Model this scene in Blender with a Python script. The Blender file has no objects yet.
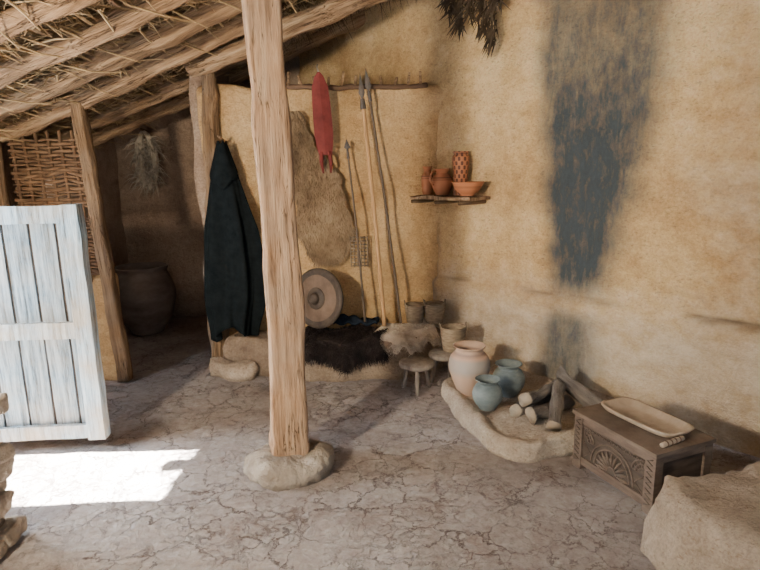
import bpy, bmesh, math, random
from mathutils import Matrix, Vector, Euler, noise
random.seed(7)
rnd=random.random
def ru(a,b): return a+(b-a)*random.random()
col=bpy.context.scene.collection

# ---------------------------------------------------------------- materials
def base_mat(name, rough=0.9):
    m=bpy.data.materials.new(name); m.use_nodes=True
    nt=m.node_tree; b=nt.nodes["Principled BSDF"]; b.inputs["Roughness"].default_value=rough
    b.inputs["Specular IOR Level"].default_value=0.2
    return m,nt,b
def rgb(c): return (c[0],c[1],c[2],1)
def texco(nt,scale=(1,1,1),kind="Object"):
    t=nt.nodes.new("ShaderNodeTexCoord"); mp=nt.nodes.new("ShaderNodeMapping")
    mp.inputs["Scale"].default_value=scale
    nt.links.new(t.outputs[kind],mp.inputs["Vector"]); return mp.outputs["Vector"]
def noi(nt,vec,scale,detail=6,rough=0.6,dist=0):
    n=nt.nodes.new("ShaderNodeTexNoise"); n.inputs["Scale"].default_value=scale
    n.inputs["Detail"].default_value=detail; n.inputs["Roughness"].default_value=rough
    n.inputs["Distortion"].default_value=dist
    nt.links.new(vec,n.inputs["Vector"]); return n.outputs["Fac"]
def ramp(nt,fac,stops):
    r=nt.nodes.new("ShaderNodeValToRGB"); cr=r.color_ramp
    while len(cr.elements)>len(stops): cr.elements.remove(cr.elements[-1])
    while len(cr.elements)<len(stops): cr.elements.new(1)
    for e,(p,c) in zip(cr.elements,stops):
        e.position=p; e.color=rgb(c) if len(c)==3 else c
    nt.links.new(fac,r.inputs["Fac"]); return r.outputs["Color"]
def mixc(nt,fac,a,b,mode='MIX'):
    m=nt.nodes.new("ShaderNodeMix"); m.data_type='RGBA'; m.blend_type=mode
    if isinstance(fac,(int,float)): m.inputs[0].default_value=fac
    else: nt.links.new(fac,m.inputs[0])
    for s,i in ((a,6),(b,7)):
        if isinstance(s,tuple): m.inputs[i].default_value=rgb(s)
        else: nt.links.new(s,m.inputs[i])
    return m.outputs[2]
def mth(nt,op,a,b=0.0,clamp=False):
    m=nt.nodes.new("ShaderNodeMath"); m.operation=op; m.use_clamp=clamp
    for s,i in ((a,0),(b,1)):
        if isinstance(s,(int,float)): m.inputs[i].default_value=s
        else: nt.links.new(s,m.inputs[i])
    return m.outputs[0]
def bump(nt,b,h,strength=0.5,dist=0.02):
    bn=nt.nodes.new("ShaderNodeBump"); bn.inputs["Strength"].default_value=strength
    bn.inputs["Distance"].default_value=dist
    nt.links.new(h,bn.inputs["Height"]); nt.links.new(bn.outputs["Normal"],b.inputs["Normal"])
def noise_mat(name,c1,c2,scale=5,stretch=(1,1,1),rough=0.9,bs=0.5,bd=0.01,c3=None,detail=8):
    m,nt,b=base_mat(name,rough)
    v=texco(nt,stretch); f=noi(nt,v,scale,detail,0.65)
    st=[(0.3,c1),(0.7,c2)]
    if c3: st=[(0.28,c1),(0.5,c2),(0.74,c3)]
    nt.links.new(ramp(nt,f,st),b.inputs["Base Color"])
    f2=noi(nt,v,scale*3,6,0.7)
    bump(nt,b,f2,bs,bd)
    return m
def timber(name,c1,c2,c3,stretch=(14,14,0.7),bs=1.0,bd=0.03,grey=0.4):
    m,nt,b=base_mat(name,0.9)
    v=texco(nt,stretch); f=noi(nt,v,2.2,10,0.68,0.3)
    blot=noi(nt,texco(nt,(1,1,1)),3.5,5,0.6)
    c=ramp(nt,f,[(0.32,c1),(0.5,c2),(0.70,c3)])
    c=mixc(nt,ramp(nt,blot,[(0.42,(0,0,0)),(0.66,(grey,grey,grey))]),c,mixc(nt,f,(0.10,0.07,0.05),(0.40,0.32,0.24)))
    chk=noi(nt,texco(nt,(26,26,0.9)),1.6,4,0.5,0.4)
    ck=ramp(nt,mth(nt,'ABSOLUTE',mth(nt,'SUBTRACT',chk,0.5)),[(0.0,(1,1,1)),(0.018,(0,0,0))])
    ckm=mth(nt,'MULTIPLY',ck,ramp(nt,noi(nt,texco(nt,(3,3,1)),2,3,0.5),[(0.45,(0,0,0)),(0.55,(1,1,1))]))
    c=mixc(nt,mth(nt,'MULTIPLY',ckm,0.85),c,(0.03,0.018,0.01))
    nt.links.new(c,b.inputs["Base Color"])
    h=mth(nt,'SUBTRACT',mth(nt,'ADD',f,mth(nt,'MULTIPLY',noi(nt,v,9,5,0.7),0.35)),mth(nt,'MULTIPLY',ckm,0.5))
    bump(nt,b,h,bs,bd); return m
def attr(nt,name):
    a=nt.nodes.new("ShaderNodeAttribute"); a.attribute_name=name; return a.outputs["Fac"]

def plaster(name,c1,c2,c3,wallattrs=False,bd=0.055,bs=1.0):
    m,nt,b=base_mat(name,0.95)
    v=texco(nt,(1,1,1)); vs=texco(nt,(1,1,1.25))
    big=noi(nt,v,1.1,5,0.6); mid=noi(nt,vs,5.5,10,0.74); grit=noi(nt,v,70,4,0.7)
    fleck=noi(nt,texco(nt,(1,1,2)),38,3,0.6,0.3)
    pits=noi(nt,v,19,6,0.75)
    mixf=mth(nt,'ADD',mth(nt,'MULTIPLY',big,0.5),mth(nt,'ADD',mth(nt,'MULTIPLY',mid,0.33),mth(nt,'MULTIPLY',pits,0.17)))
    c=ramp(nt,mixf,[(0.39,c1),(0.5,c2),(0.60,c3)])
    c=mixc(nt,0.28,c,ramp(nt,grit,[(0.35,(0.25,0.25,0.25)),(0.6,(0.75,0.75,0.75))]),'OVERLAY')
    c=mixc(nt,mth(nt,'MULTIPLY',ramp(nt,fleck,[(0.58,(0,0,0)),(0.67,(1,1,1))]),0.42),c,(0.17,0.10,0.05))
    if wallattrs:
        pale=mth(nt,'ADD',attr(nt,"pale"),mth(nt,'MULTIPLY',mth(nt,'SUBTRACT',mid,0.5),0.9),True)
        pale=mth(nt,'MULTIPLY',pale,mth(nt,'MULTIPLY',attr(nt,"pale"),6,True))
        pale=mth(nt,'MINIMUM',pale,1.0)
        c=mixc(nt,pale,c,mixc(nt,ramp(nt,mid,[(0.35,(0,0,0)),(0.65,(1,1,1))]),(0.38,0.31,0.235),(0.64,0.56,0.455)))  # paler grey mixed into the plaster paints in the cool skylight
        sf=noi(nt,texco(nt,(2.2,2.2,0.4)),5,10,0.72,0.6); sf2=noi(nt,texco(nt,(1.4,1.4,0.6)),13,8,0.72)
        s=attr(nt,"soot")
        s2=mth(nt,'MULTIPLY',s,mth(nt,'ADD',0.62,mth(nt,'MULTIPLY',sf,0.75)))
        s2=mth(nt,'ADD',s2,mth(nt,'MULTIPLY',mth(nt,'MULTIPLY',mth(nt,'SUBTRACT',sf2,0.5),1.1),mth(nt,'MULTIPLY',s,1.0)),True)
        c=mixc(nt,s2,c,mixc(nt,sf2,(0.018,0.024,0.028),(0.095,0.112,0.118)))
        cr=attr(nt,"crack")
        c=mixc(nt,cr,c,(0.10,0.065,0.04))
    nt.links.new(c,b.inputs["Base Color"])
    h=mth(nt,'ADD',mth(nt,'ADD',mth(nt,'MULTIPLY',mid,0.75),mth(nt,'MULTIPLY',pits,0.40)),mth(nt,'MULTIPLY',grit,0.10))
    bump(nt,b,h,bs,bd)
    return m
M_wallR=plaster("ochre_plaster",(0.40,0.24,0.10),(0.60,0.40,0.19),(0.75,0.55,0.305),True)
M_wall=plaster("mud_plaster",(0.34,0.19,0.078),(0.51,0.32,0.145),(0.65,0.44,0.225))
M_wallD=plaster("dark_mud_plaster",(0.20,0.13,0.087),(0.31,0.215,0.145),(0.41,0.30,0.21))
M_mud=plaster("brown_mud",(0.235,0.17,0.12),(0.35,0.27,0.195),(0.46,0.37,0.28),False,0.05,1.0)
M_bench=plaster("bench_mud",(0.16,0.11,0.075),(0.26,0.19,0.13),(0.36,0.275,0.195),False,0.055,1.0)
M_mud2=plaster("pale_mud",(0.25,0.19,0.135),(0.38,0.30,0.225),(0.50,0.41,0.32),False,0.06,1.0)
M_hearth=plaster("hearth_mud",(0.26,0.20,0.15),(0.38,0.31,0.24),(0.49,0.42,0.335),False,0.04,1.0)

def floor_mat():
    m,nt,b=base_mat("cracked_earth",0.82)
    v=texco(nt,(1,1,1))
    nz=nt.nodes.new("ShaderNodeTexNoise"); nz.inputs["Scale"].default_value=4.5; nz.inputs["Detail"].default_value=10
    nz.inputs["Roughness"].default_value=0.68
    nt.links.new(v,nz.inputs["Vector"])
    vm=nt.nodes.new("ShaderNodeVectorMath"); vm.operation='SCALE'; vm.inputs[3].default_value=0.30
    nt.links.new(nz.outputs["Color"],vm.inputs[0])
    va=nt.nodes.new("ShaderNodeVectorMath"); va.operation='ADD'
    nt.links.new(v,va.inputs[0]); nt.links.new(vm.outputs[0],va.inputs[1])
    def crack(scale,w):
        vo=nt.nodes.new("ShaderNodeTexVoronoi"); vo.feature='DISTANCE_TO_EDGE'; vo.inputs["Scale"].default_value=scale
        nt.links.new(va.outputs[0],vo.inputs["Vector"])
        mr=nt.nodes.new("ShaderNodeMapRange"); mr.inputs[1].default_value=0; mr.inputs[2].default_value=w
        mr.inputs[3].default_value=1; mr.inputs[4].default_value=0
        nt.links.new(vo.outputs["Distance"],mr.inputs[0]); return mr.outputs[0]
    msk=ramp(nt,noi(nt,v,2.6,6,0.7),[(0.40,(0,0,0)),(0.54,(1,1,1))])
    msk2=ramp(nt,noi(nt,v,3.4,6,0.7,0.5),[(0.43,(0,0,0)),(0.57,(1,1,1))])
    k1=mth(nt,'MULTIPLY',crack(5.0,0.022),mth(nt,'ADD',mth(nt,'MULTIPLY',msk,0.78),0.22))
    k2=mth(nt,'MULTIPLY',crack(12,0.036),mth(nt,'MULTIPLY',msk2,0.7))
    k=mth(nt,'MAXIMUM',k1,k2)
    big=noi(nt,v,0.9,5,0.6); fine=noi(nt,v,26,8,0.72); midn=noi(nt,v,6,8,0.7,0.4)
    f=mth(nt,'ADD',mth(nt,'MULTIPLY',big,0.5),mth(nt,'ADD',mth(nt,'MULTIPLY',fine,0.28),mth(nt,'MULTIPLY',midn,0.22)))
    c=ramp(nt,f,[(0.38,(0.25,0.185,0.155)),(0.5,(0.39,0.33,0.295)),(0.62,(0.52,0.47,0.44))])
    c=mixc(nt,mth(nt,'MULTIPLY',k,0.82),c,(0.10,0.065,0.05))
    nt.links.new(c,b.inputs["Base Color"])
    h=mth(nt,'SUBTRACT',mth(nt,'ADD',mth(nt,'MULTIPLY',noi(nt,v,9,10,0.74,0.4),1.3),mth(nt,'MULTIPLY',fine,0.4)),mth(nt,'MULTIPLY',k,0.6))
    bump(nt,b,h,1.0,0.045)
    return m
M_floor=floor_mat()
W=(9,9,0.9)
M_post=timber("post_wood",(0.115,0.06,0.03),(0.29,0.175,0.10),(0.44,0.30,0.185),(13,13,0.9),0.7,0.018,0.5)
M_raft=timber("rafter_wood",(0.125,0.068,0.032),(0.33,0.20,0.105),(0.55,0.38,0.22),(11,11,0.8),1.0,0.04,0.2)
M_dwood=noise_mat("dark_wood",(0.06,0.035,0.02),(0.17,0.10,0.06),3,W,0.8,0.6,0.01)
M_mwood=timber("brown_log_wood",(0.09,0.05,0.025),(0.22,0.13,0.065),(0.34,0.21,0.11))
M_gwood=noise_mat("grey_wood",(0.13,0.10,0.08),(0.28,0.235,0.185),3,W,0.9,0.7,0.01)
M_lwood=noise_mat("light_wood",(0.26,0.195,0.135),(0.40,0.315,0.23),3,(5,5,1),0.7,0.3,0.005)
M_spear=noise_mat("spear_wood",(0.34,0.19,0.085),(0.50,0.30,0.14),3,W,0.6,0.3,0.005)
M_dspear=noise_mat("dark_spear_wood",(0.07,0.05,0.035),(0.16,0.115,0.08),3,W,0.7,0.3,0.005)
M_iron=noise_mat("dark_iron",(0.05,0.045,0.04),(0.14,0.11,0.09),12,(1,1,1),0.55,0.4,0.004)
M_stone=noise_mat("base_stone",(0.18,0.14,0.105),(0.31,0.255,0.20),5,(1,1,1),0.95,1.0,0.05,(0.43,0.37,0.30))
M_stone2=noise_mat("rubble_stone",(0.24,0.18,0.13),(0.39,0.31,0.225),7,(1,1,1),0.95,1.0,0.04,(0.50,0.42,0.33))
M_straw=noise_mat("straw",(0.18,0.11,0.05),(0.56,0.39,0.20),9,(1,1,1),0.9,0.3,0.005)
M_straw2=noise_mat("dark_straw",(0.05,0.032,0.018),(0.22,0.145,0.075),9,(1,1,1),0.9,0.3,0.005)
M_thatch=noise_mat("thatch_roof",(0.08,0.048,0.024),(0.24,0.155,0.08),8,(2,14,2),0.95,1.0,0.03,(0.40,0.28,0.15))
M_wick=noise_mat("wicker",(0.08,0.042,0.022),(0.22,0.125,0.065),8,(1,1,1),0.85,0.5,0.005)
M_bask=noise_mat("basket_straw",(0.15,0.105,0.065),(0.36,0.27,0.175),14,(1,1,4),0.85,0.6,0.006)
M_cloak=noise_mat("dark_wool",(0.004,0.0055,0.006),(0.011,0.014,0.015),20,(1,1,1),1.0,0.4,0.004)
M_cloth=noise_mat("blue_black_wool",(0.006,0.009,0.014),(0.025,0.032,0.045),20,(1,1,1),1.0,0.4,0.004)
for mm in (M_cloak,M_cloth): mm.node_tree.nodes["Principled BSDF"].inputs["Specular IOR Level"].default_value=0.04
M_dfur=noise_mat("dark_fur",(0.006,0.005,0.006),(0.045,0.032,0.028),9,(1,1,1),0.75,0.4,0.004)
M_tfur=noise_mat("tan_fur",(0.09,0.055,0.03),(0.29,0.195,0.11),4.0,(1,1,1),0.9,0.6,0.006,(0.46,0.34,0.21))
M_wfur=noise_mat("cream_fur",(0.15,0.085,0.045),(0.66,0.57,0.45),3.0,(1,1,1),0.9,0.5,0.006,(0.84,0.79,0.69))
M_red=noise_mat("red_leather",(0.09,0.014,0.012),(0.19,0.036,0.03),7,(1,1,1),0.7,0.4,0.006)
M_bark=noise_mat("bark",(0.12,0.10,0.085),(0.31,0.27,0.23),4,(7,7,1.2),0.95,1.0,0.04)
M_logend=noise_mat("log_end",(0.20,0.155,0.11),(0.35,0.28,0.20),10,(1,1,1),0.85,0.4,0.005)
M_feath=noise_mat("dry_leaf",(0.02,0.014,0.009),(0.14,0.095,0.055),9,(1,1,1),0.85,0.3,0.004)
M_shield=noise_mat("shield_leather",(0.075,0.048,0.033),(0.17,0.115,0.078),6,(1,1,1),0.6,0.6,0.01)
M_rim=noise_mat("shield_rim",(0.03,0.023,0.018),(0.09,0.065,0.047),10,(1,1,1),0.55,0.4,0.004)
M_teal=noise_mat("teal_clay",(0.085,0.105,0.105),(0.165,0.19,0.183),4,(1,1,2),0.65,0.2,0.004,(0.26,0.27,0.245))
M_pith=noise_mat("dark_clay",(0.08,0.06,0.048),(0.19,0.145,0.115),4,(1,1,2),0.8,0.3,0.006)
M_rope=noise_mat("rope",(0.34,0.28,0.20),(0.58,0.50,0.38),20,(1,1,1),0.95,0.5,0.004)
def banded(name,zs,base1,base2,rough=0.6,zig=0):
    m,nt,b=base_mat(name,rough)
    t=nt.nodes.new("ShaderNodeTexCoord"); s=nt.nodes.new("ShaderNodeSeparateXYZ")
    nt.links.new(t.outputs["Generated"],s.inputs[0])
    n=noi(nt,texco(nt),7,6,0.6)
    z=mth(nt,'ADD',s.outputs[2],mth(nt,'MULTIPLY',mth(nt,'SUBTRACT',n,0.5),0.03 if zig else 0.05))
    r=nt.nodes.new("ShaderNodeValToRGB"); cr=r.color_ramp; cr.interpolation='LINEAR'
    while len(cr.elements)>1: cr.elements.remove(cr.elements[-1])
    cr.elements[0].position=zs[0][0]; cr.elements[0].color=rgb(zs[0][1])
    for p,c in zs[1:]:
        e=cr.elements.new(p); e.color=rgb(c)
    nt.links.new(z,r.inputs["Fac"])
    c=mixc(nt,mth(nt,'MULTIPLY',n,0.5),r.outputs["Color"],mixc(nt,n,base1,base2))
    if zig:
        so=nt.nodes.new("ShaderNodeSeparateXYZ"); nt.links.new(t.outputs["Object"],so.inputs[0])
        ang=mth(nt,'ARCTAN2',so.outputs[1],so.outputs[0])
        aa=mth(nt,'SINE',mth(nt,'MULTIPLY',ang,9.0)); bb=mth(nt,'SINE',mth(nt,'MULTIPLY',so.outputs[2],95.0))
        ch=mth(nt,'GREATER_THAN',mth(nt,'MULTIPLY',aa,bb),0.12)
        c=mixc(nt,mth(nt,'MULTIPLY',ch,0.85),c,(0.07,0.03,0.02))
    nt.links.new(c,b.inputs["Base Color"]); bump(nt,b,noi(nt,texco(nt),30,5),0.25,0.004)
    return m
M_jar=banded("pink_clay",[(0,(0.42,0.28,0.195)),(0.42,(0.44,0.30,0.215)),(0.55,(0.28,0.255,0.225)),(0.74,(0.30,0.27,0.235)),(0.80,(0.46,0.29,0.20)),(0.86,(0.25,0.165,0.13)),(0.9,(0.46,0.31,0.215))],(0.34,0.26,0.20),(0.49,0.35,0.26))
O=(0.40,0.15,0.065); B_=(0.10,0.035,0.02)
M_ter=banded("terracotta",[(0,O),(0.55,O),(0.57,B_),(0.60,O),(0.66,B_),(0.69,O),(1,O)],(0.30,0.11,0.05),(0.46,0.20,0.09))
M_vase=banded("painted_terracotta",[(0,O),(0.08,O),(0.10,B_),(0.13,O),(0.92,O),(0.94,B_),(1,O)],(0.38,0.17,0.075),(0.46,0.20,0.10),zig=1)

def door_mat(name,wear,dk=1.0):
    m,nt,b=base_mat(name,0.85)
    v=texco(nt,(16,16,1.0)); f=noi(nt,v,2.2,10,0.75); f2=noi(nt,texco(nt,(1,1,1)),3.5,7,0.65)
    c=ramp(nt,f,[(0.38,(0.05,0.06,0.065)),(0.45,(0.16*dk,0.215*dk,0.255*dk)),(0.54,(0.28*dk,0.36*dk,0.41*dk)),(0.72,(0.52*dk,0.58*dk,0.61*dk))])
    c=mixc(nt,mth(nt,'MULTIPLY',ramp(nt,f2,[(0.40,(0,0,0)),(0.64,(1,1,1))]),wear),c,mixc(nt,f,(0.17,0.135,0.095),(0.50,0.44,0.35)))
    nt.links.new(c,b.inputs["Base Color"]); bump(nt,b,f,1.0,0.012); return m
M_door=door_mat("weathered_blue_paint",0.5,0.72); M_doorf=door_mat("weathered_white_paint",0.85,1.08)

def chest_mat(name,c1,c2):
    m,nt,b=base_mat(name,0.65)
    v=texco(nt,(3,3,14)); f=noi(nt,v,2,8,0.65)
    c=ramp(nt,f,[(0.3,c1),(0.7,c2)])
    nt.links.new(c,b.inputs["Base Color"]); bump(nt,b,f,0.4,0.006); return m
M_chest=chest_mat("grey_oak",(0.07,0.048,0.036),(0.175,0.13,0.098))
M_chestd=chest_mat("dark_oak",(0.035,0.025,0.019),(0.095,0.07,0.053))

# ---------------------------------------------------------------- mesh helpers
def mk(name,bm,mats,loc=(0,0,0),rot=None,smooth=True,parent=None,mat=None):
    me=bpy.data.meshes.new(name); bmesh.ops.recalc_face_normals(bm,faces=bm.faces[:]); bm.to_mesh(me); bm.free()
    if not isinstance(mats,(list,tuple)): mats=[mats]
    for x in mats: me.materials.append(x)
    if smooth:
        for p in me.polygons: p.use_smooth=True
    o=bpy.data.objects.new(name,me); col.objects.link(o)
    o.location=loc
    if rot is not None:
        o.rotation_mode='QUATERNION' if hasattr(rot,'w') else 'XYZ'
        if hasattr(rot,'w'): o.rotation_quaternion=rot
        else: o.rotation_euler=rot
    if parent: o.parent=parent
    return o
def thing(o,label,cat,group=None,kind=None):
    o["label"]=label; o["category"]=cat
    if group: o["group"]=group
    if kind: o["kind"]=kind
    return o
def empty(name,loc,rotz=0):
    o=bpy.data.objects.new(name,None); o.empty_display_size=0.1; col.objects.link(o)
    o.location=loc; o.rotation_euler=(0,0,rotz); return o
def struct(o): o["kind"]="structure"; return o
def nv(p,f,off=0): return noise.noise_vector(Vector((p[0]*f+off,p[1]*f+off*1.7,p[2]*f-off)))
def catmull(P,n,closed=False):
    out=[]; N=len(P); P=[Vector(p) for p in P]
    segs=N if closed else N-1
    for i in range(segs):
        if closed: a,b,c,d=P[(i-1)%N],P[i],P[(i+1)%N],P[(i+2)%N]
        else: a,b,c,d=P[max(i-1,0)],P[i],P[i+1],P[min(i+2,N-1)]
        for k in range(n):
            t=k/n
            out.append(0.5*((2*b)+(c-a)*t+(2*a-5*b+4*c-d)*t*t+(3*b-a-3*c+d)*t**3))
    if not closed: out.append(P[-1])
    return out
def add_tube(bm,pts,radii,seg=8,sq=0,nz=0.0,seed=0,cap=1,mi=0,rot0=0):
    pts=[Vector(p) for p in pts]; n=len(pts)
    if isinstance(radii,(int,float)): radii=[radii]*n
    up=Vector((0,0,1)); t0=(pts[1]-pts[0]).normalized()
    ref=Vector((1,0,0)) if abs(t0.z)>0.8 else up
    x=t0.cross(ref).normalized() if abs(t0.z)<=0.8 else (ref-t0*ref.dot(t0)).normalized()
    rings=[]
    for i,p in enumerate(pts):
        t=(pts[min(i+1,n-1)]-pts[max(i-1,0)]).normalized()
        x=(x-t*x.dot(t)).normalized(); y=t.cross(x)
        r=[]
        for k in range(seg):
            a=2*math.pi*k/seg+rot0
            rr=radii[i]
            if sq: rr*=1/((abs(math.cos(a-rot0))**sq+abs(math.sin(a-rot0))**sq)**(1/sq))
            q=p+(x*math.cos(a)+y*math.sin(a))*rr
            if nz: q+=nv(q,3/max(radii[i]*10,0.3),seed)*nz
            r.append(bm.verts.new(q))
        rings.append(r)
    for i in range(n-1):
        for k in range(seg):
            f=bm.faces.new((rings[i][k],rings[i][(k+1)%seg],rings[i+1][(k+1)%seg],rings[i+1][k])); f.material_index=mi
    f1=bm.faces.new(rings[0][::-1]); f2=bm.faces.new(rings[-1]); f1.material_index=f2.material_index=cap if cap!=1 else mi
    return rings
def log_obj(name,p1,p2,r1,r2,mat,seg=14,rings=14,sq=0,nz=0.01,seed=0,bend=0.0,parent=None,endmat=None,rot0=0):
    p1=Vector(p1);p2=Vector(p2); L=(p2-p1).length
    bm=bmesh.new(); pts=[];rad=[]
    for i in range(rings+1):
        t=i/rings
        pts.append(Vector((bend*math.sin(t*math.pi),bend*0.5*math.sin(t*2.2*math.pi+seed),t*L)))
        rad.append(r1+(r2-r1)*t)
    add_tube(bm,pts,rad,seg,sq,nz,seed,cap=(2 if endmat else 1),rot0=rot0)
    if endmat:
        for f in bm.faces:
            f.material_index=1 if f.material_index==2 else 0
    q=Vector((0,0,1)).rotation_difference((p2-p1).normalized())
    return mk(name,bm,[mat,endmat] if endmat else mat,p1,q,parent=parent)
def lathe(name,prof,mat,loc=(0,0,0),seg=40,nz=0.002,seed=0,parent=None,weave=0):
    bm=bmesh.new(); rings=[]
    for j,(r,z) in enumerate(prof):
        ring=[]
        for k in range(seg):
            a=2*math.pi*k/seg
            rr=r
            if weave: rr+=weave*math.sin(a*seg/2*0.5+ j*math.pi)
            q=Vector((rr*math.cos(a),rr*math.sin(a),z))
            q+=nv(q,6,seed)*nz
            ring.append(bm.verts.new(q))
        rings.append(ring)
    for j in range(len(rings)-1):
        for k in range(seg):
            bm.faces.new((rings[j][k],rings[j][(k+1)%seg],rings[j+1][(k+1)%seg],rings[j+1][k]))
    bm.faces.new(rings[0][::-1]); bm.faces.new(rings[-1])
    return mk(name,bm,mat,loc,parent=parent)
def smoothprof(P,n=5):
    return [(max(v.x,0.001),v.y) for v in catmull([(r,z,0) for r,z in P],n)]
def add_rbox(bm,h,r=0.0,res=0.05,nz=0.0,nf=4,seed=0,off=(0,0,0),mi=0,rotm=None):
    h=Vector(h); off=Vector(off)
    N=[max(1,int(round(2*h[i]/res))) for i in range(3)]
    V={}
    def gv(i,j,k):
        key=(i,j,k)
        if key in V: return V[key]
        p=Vector((-h.x+2*h.x*i/N[0],-h.y+2*h.y*j/N[1],-h.z+2*h.z*k/N[2]))
        if r>0:
            q=Vector([max(-(h[a]-r),min(h[a]-r,p[a])) for a in range(3)]); d=p-q
            if d.length>r: p=q+d.normalized()*r
        if rotm is not None: p=rotm@p
        p=p+off
        if nz: p=p+nv(p,nf,seed)*nz
        V[key]=bm.verts.new(p); return V[key]
    def quad(a,b,c,d):
        f=bm.faces.new((a,b,c,d)); f.material_index=mi
    for i in range(N[0]):
        for j in range(N[1]):
            for k in (0,N[2]): quad(gv(i,j,k),gv(i+1,j,k),gv(i+1,j+1,k),gv(i,j+1,k))
    for i in range(N[0]):
        for k in range(N[2]):
            for j in (0,N[1]): quad(gv(i,j,k),gv(i+1,j,k),gv(i+1,j,k+1),gv(i,j,k+1))
    for j in range(N[1]):
        for k in range(N[2]):
            for i in (0,N[0]): quad(gv(i,j,k),gv(i,j+1,k),gv(i,j+1,k+1),gv(i,j,k+1))
def rbox(name,x0,x1,y0,y1,z0,z1,mat,r=0.0,res=0.08,nz=0.01,nf=3,seed=0,parent=None,smooth=True,loc=None,rot=None):
    bm=bmesh.new()
    if loc is None:
        c=Vector(((x0+x1)/2,(y0+y1)/2,(z0+z1)/2)); add_rbox(bm,((x1-x0)/2,(y1-y0)/2,(z1-z0)/2),r,res,nz,nf,seed)
        return mk(name,bm,mat,c,parent=parent,smooth=smooth)
    add_rbox(bm,((x1-x0)/2,(y1-y0)/2,(z1-z0)/2),r,res,nz,nf,seed,off=((x0+x1)/2,(y0+y1)/2,(z0+z1)/2))
    return mk(name,bm,mat,loc,rot,parent=parent,smooth=smooth)
def mound(name,poly,h,mat,nz=0.02,nf=4,seed=0,bulge=0.02,n=10,topz=None,edge=0.06,rim=0.0,flare=0.0,hi=0.3):
    P=catmull([(x,y,0) for x,y in poly],n,True)
    c=sum(P,Vector())/len(P)
    bm=bmesh.new(); rings=[]
    prof=[(flare,-0.02),(flare*0.6+bulge*0.6,0.15*h),(flare*.2+bulge,0.4*h),(bulge*0.8,0.62*h),(-edge*0.08,0.78*h),(-edge*0.3,0.90*h),(-edge*0.62,0.97*h),(-edge,h)]
    if rim: prof+=[(-edge-0.025,h-rim*0.15),(-edge-0.05,h-rim*0.6),(-edge-0.075,h-rim)]
    def disp(q,k):
        return nv(q,nf,seed)*nz*k+nv(q,nf*3.1,seed+5)*nz*hi*k
    for ins,z in prof:
        ring=[]
        for p in P:
            d=(p-c); q=p+d.normalized()*ins; q.z=z
            dd=disp(q,1)
            if z<=0: dd.z=0
            q+=dd; ring.append(bm.verts.new(q))
        rings.append(ring)
    e2=edge+(0.075 if rim else 0)
    for s in (0.94,0.88,0.8,0.7,0.6,0.5,0.4,0.3,0.2,0.1):
        ring=[]
        for p in P:
            d=(p-c); q=c+(d-d.normalized()*e2)*s; q.z=h-rim
            q+=disp(q,0.8); ring.append(bm.verts.new(q))
        rings.append(ring)
    K=len(P)
    for a in range(len(rings)-1):
        for k in range(K):
            bm.faces.new((rings[a][k],rings[a][(k+1)%K],rings[a+1][(k+1)%K],rings[a+1][k]))
    bm.faces.new(rings[-1]); bm.faces.new(rings[0][::-1])
    for v in bm.verts: v.co-=c
    return mk(name,bm,mat,c)
def blade(bm,p,d,L,w,side=None,droop=0.3,mi=0):
    p=Vector(p); d=Vector(d).normalized()
    if side is None:
        side=d.cross(Vector((ru(-1,1),ru(-1,1),ru(-1,1)))).normalized()
    m=p+d*L*0.5; e=p+d*L+Vector((0,0,-droop*L))
    a=bm.verts.new(p-side*w*0.5);b=bm.verts.new(p+side*w*0.5)
    c=bm.verts.new(m+side*w*0.4);dd=bm.verts.new(m-side*w*0.4);t=bm.verts.new(e)
    f=bm.faces.new((a,b,c,dd)); g=bm.faces.new((dd,c,t)); f.material_index=g.material_index=mi
def gridsurf(bm,fn,nu,nvv,mi=0):
    V=[[bm.verts.new(fn(i/nu,j/nvv)) for j in range(nvv+1)] for i in range(nu+1)]
    for i in range(nu):
        for j in range(nvv):
            f=bm.faces.new((V[i][j],V[i+1][j],V[i+1][j+1],V[i][j+1])); f.material_index=mi
    return V
def sm(a,b,x):
    t=max(0,min(1,(x-a)/(b-a))); return t*t*(3-2*t)

# ---------------------------------------------------------------- room shell
bm=bmesh.new()
def ff(u,v):
    x=-3.6+8*u; y=-1.5+8.2*v
    p=Vector((x,y,0)); p.z=noise.noise(Vector((x*1.3,y*1.3,0)))*0.014+noise.noise(Vector((x*5,y*5,3)))*0.009-0.010
    return p
gridsurf(bm,ff,220,220); struct(mk("floor",bm,M_floor))

WO=Vector((0.46,4.87,0)); WA=math.atan2(-0.75,0.661)
WD=Vector((math.cos(WA),math.sin(WA),0)); WN=Vector((WD.y,-WD.x,0))
def wp(s,o,z): return WO+WD*s+WN*o+Vector((0,0,z))
bm=bmesh.new()
la=bm.verts.layers.float.new("soot"); lb=bm.verts.layers.float.new("pale"); lc=bm.verts.layers.float.new("crack")
NS,NZ=280,170; S0,S1,ZT=-2.1,5.4,3.9
def wf(s,z):
    n1=noise.noise(Vector((s*1.1,z*1.1,5))); n2=noise.noise(Vector((s*3.1,z*4.1,9))); n3=noise.noise(Vector((s*9,z*12,2)))
    ledge=0.70+0.05*noise.noise(Vector((s*1.4,0,1)))+0.02*noise.noise(Vector((s*6,0,1)))
    low=1-sm(ledge-0.05,ledge+0.025,z)
    y=-(0.035*n1+0.030*n2+0.012*n3)-0.050*low-0.06*math.exp(-z/0.09)
    cr=math.exp(-((z-ledge-0.012)/0.016)**2)*sm(-0.10,0.35,noise.noise(Vector((s*2.3,4,0)))+ (0.25 if s>1.9 else 0))
    y+=0.018*cr
    return y,ledge,cr
V=[]
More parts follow.
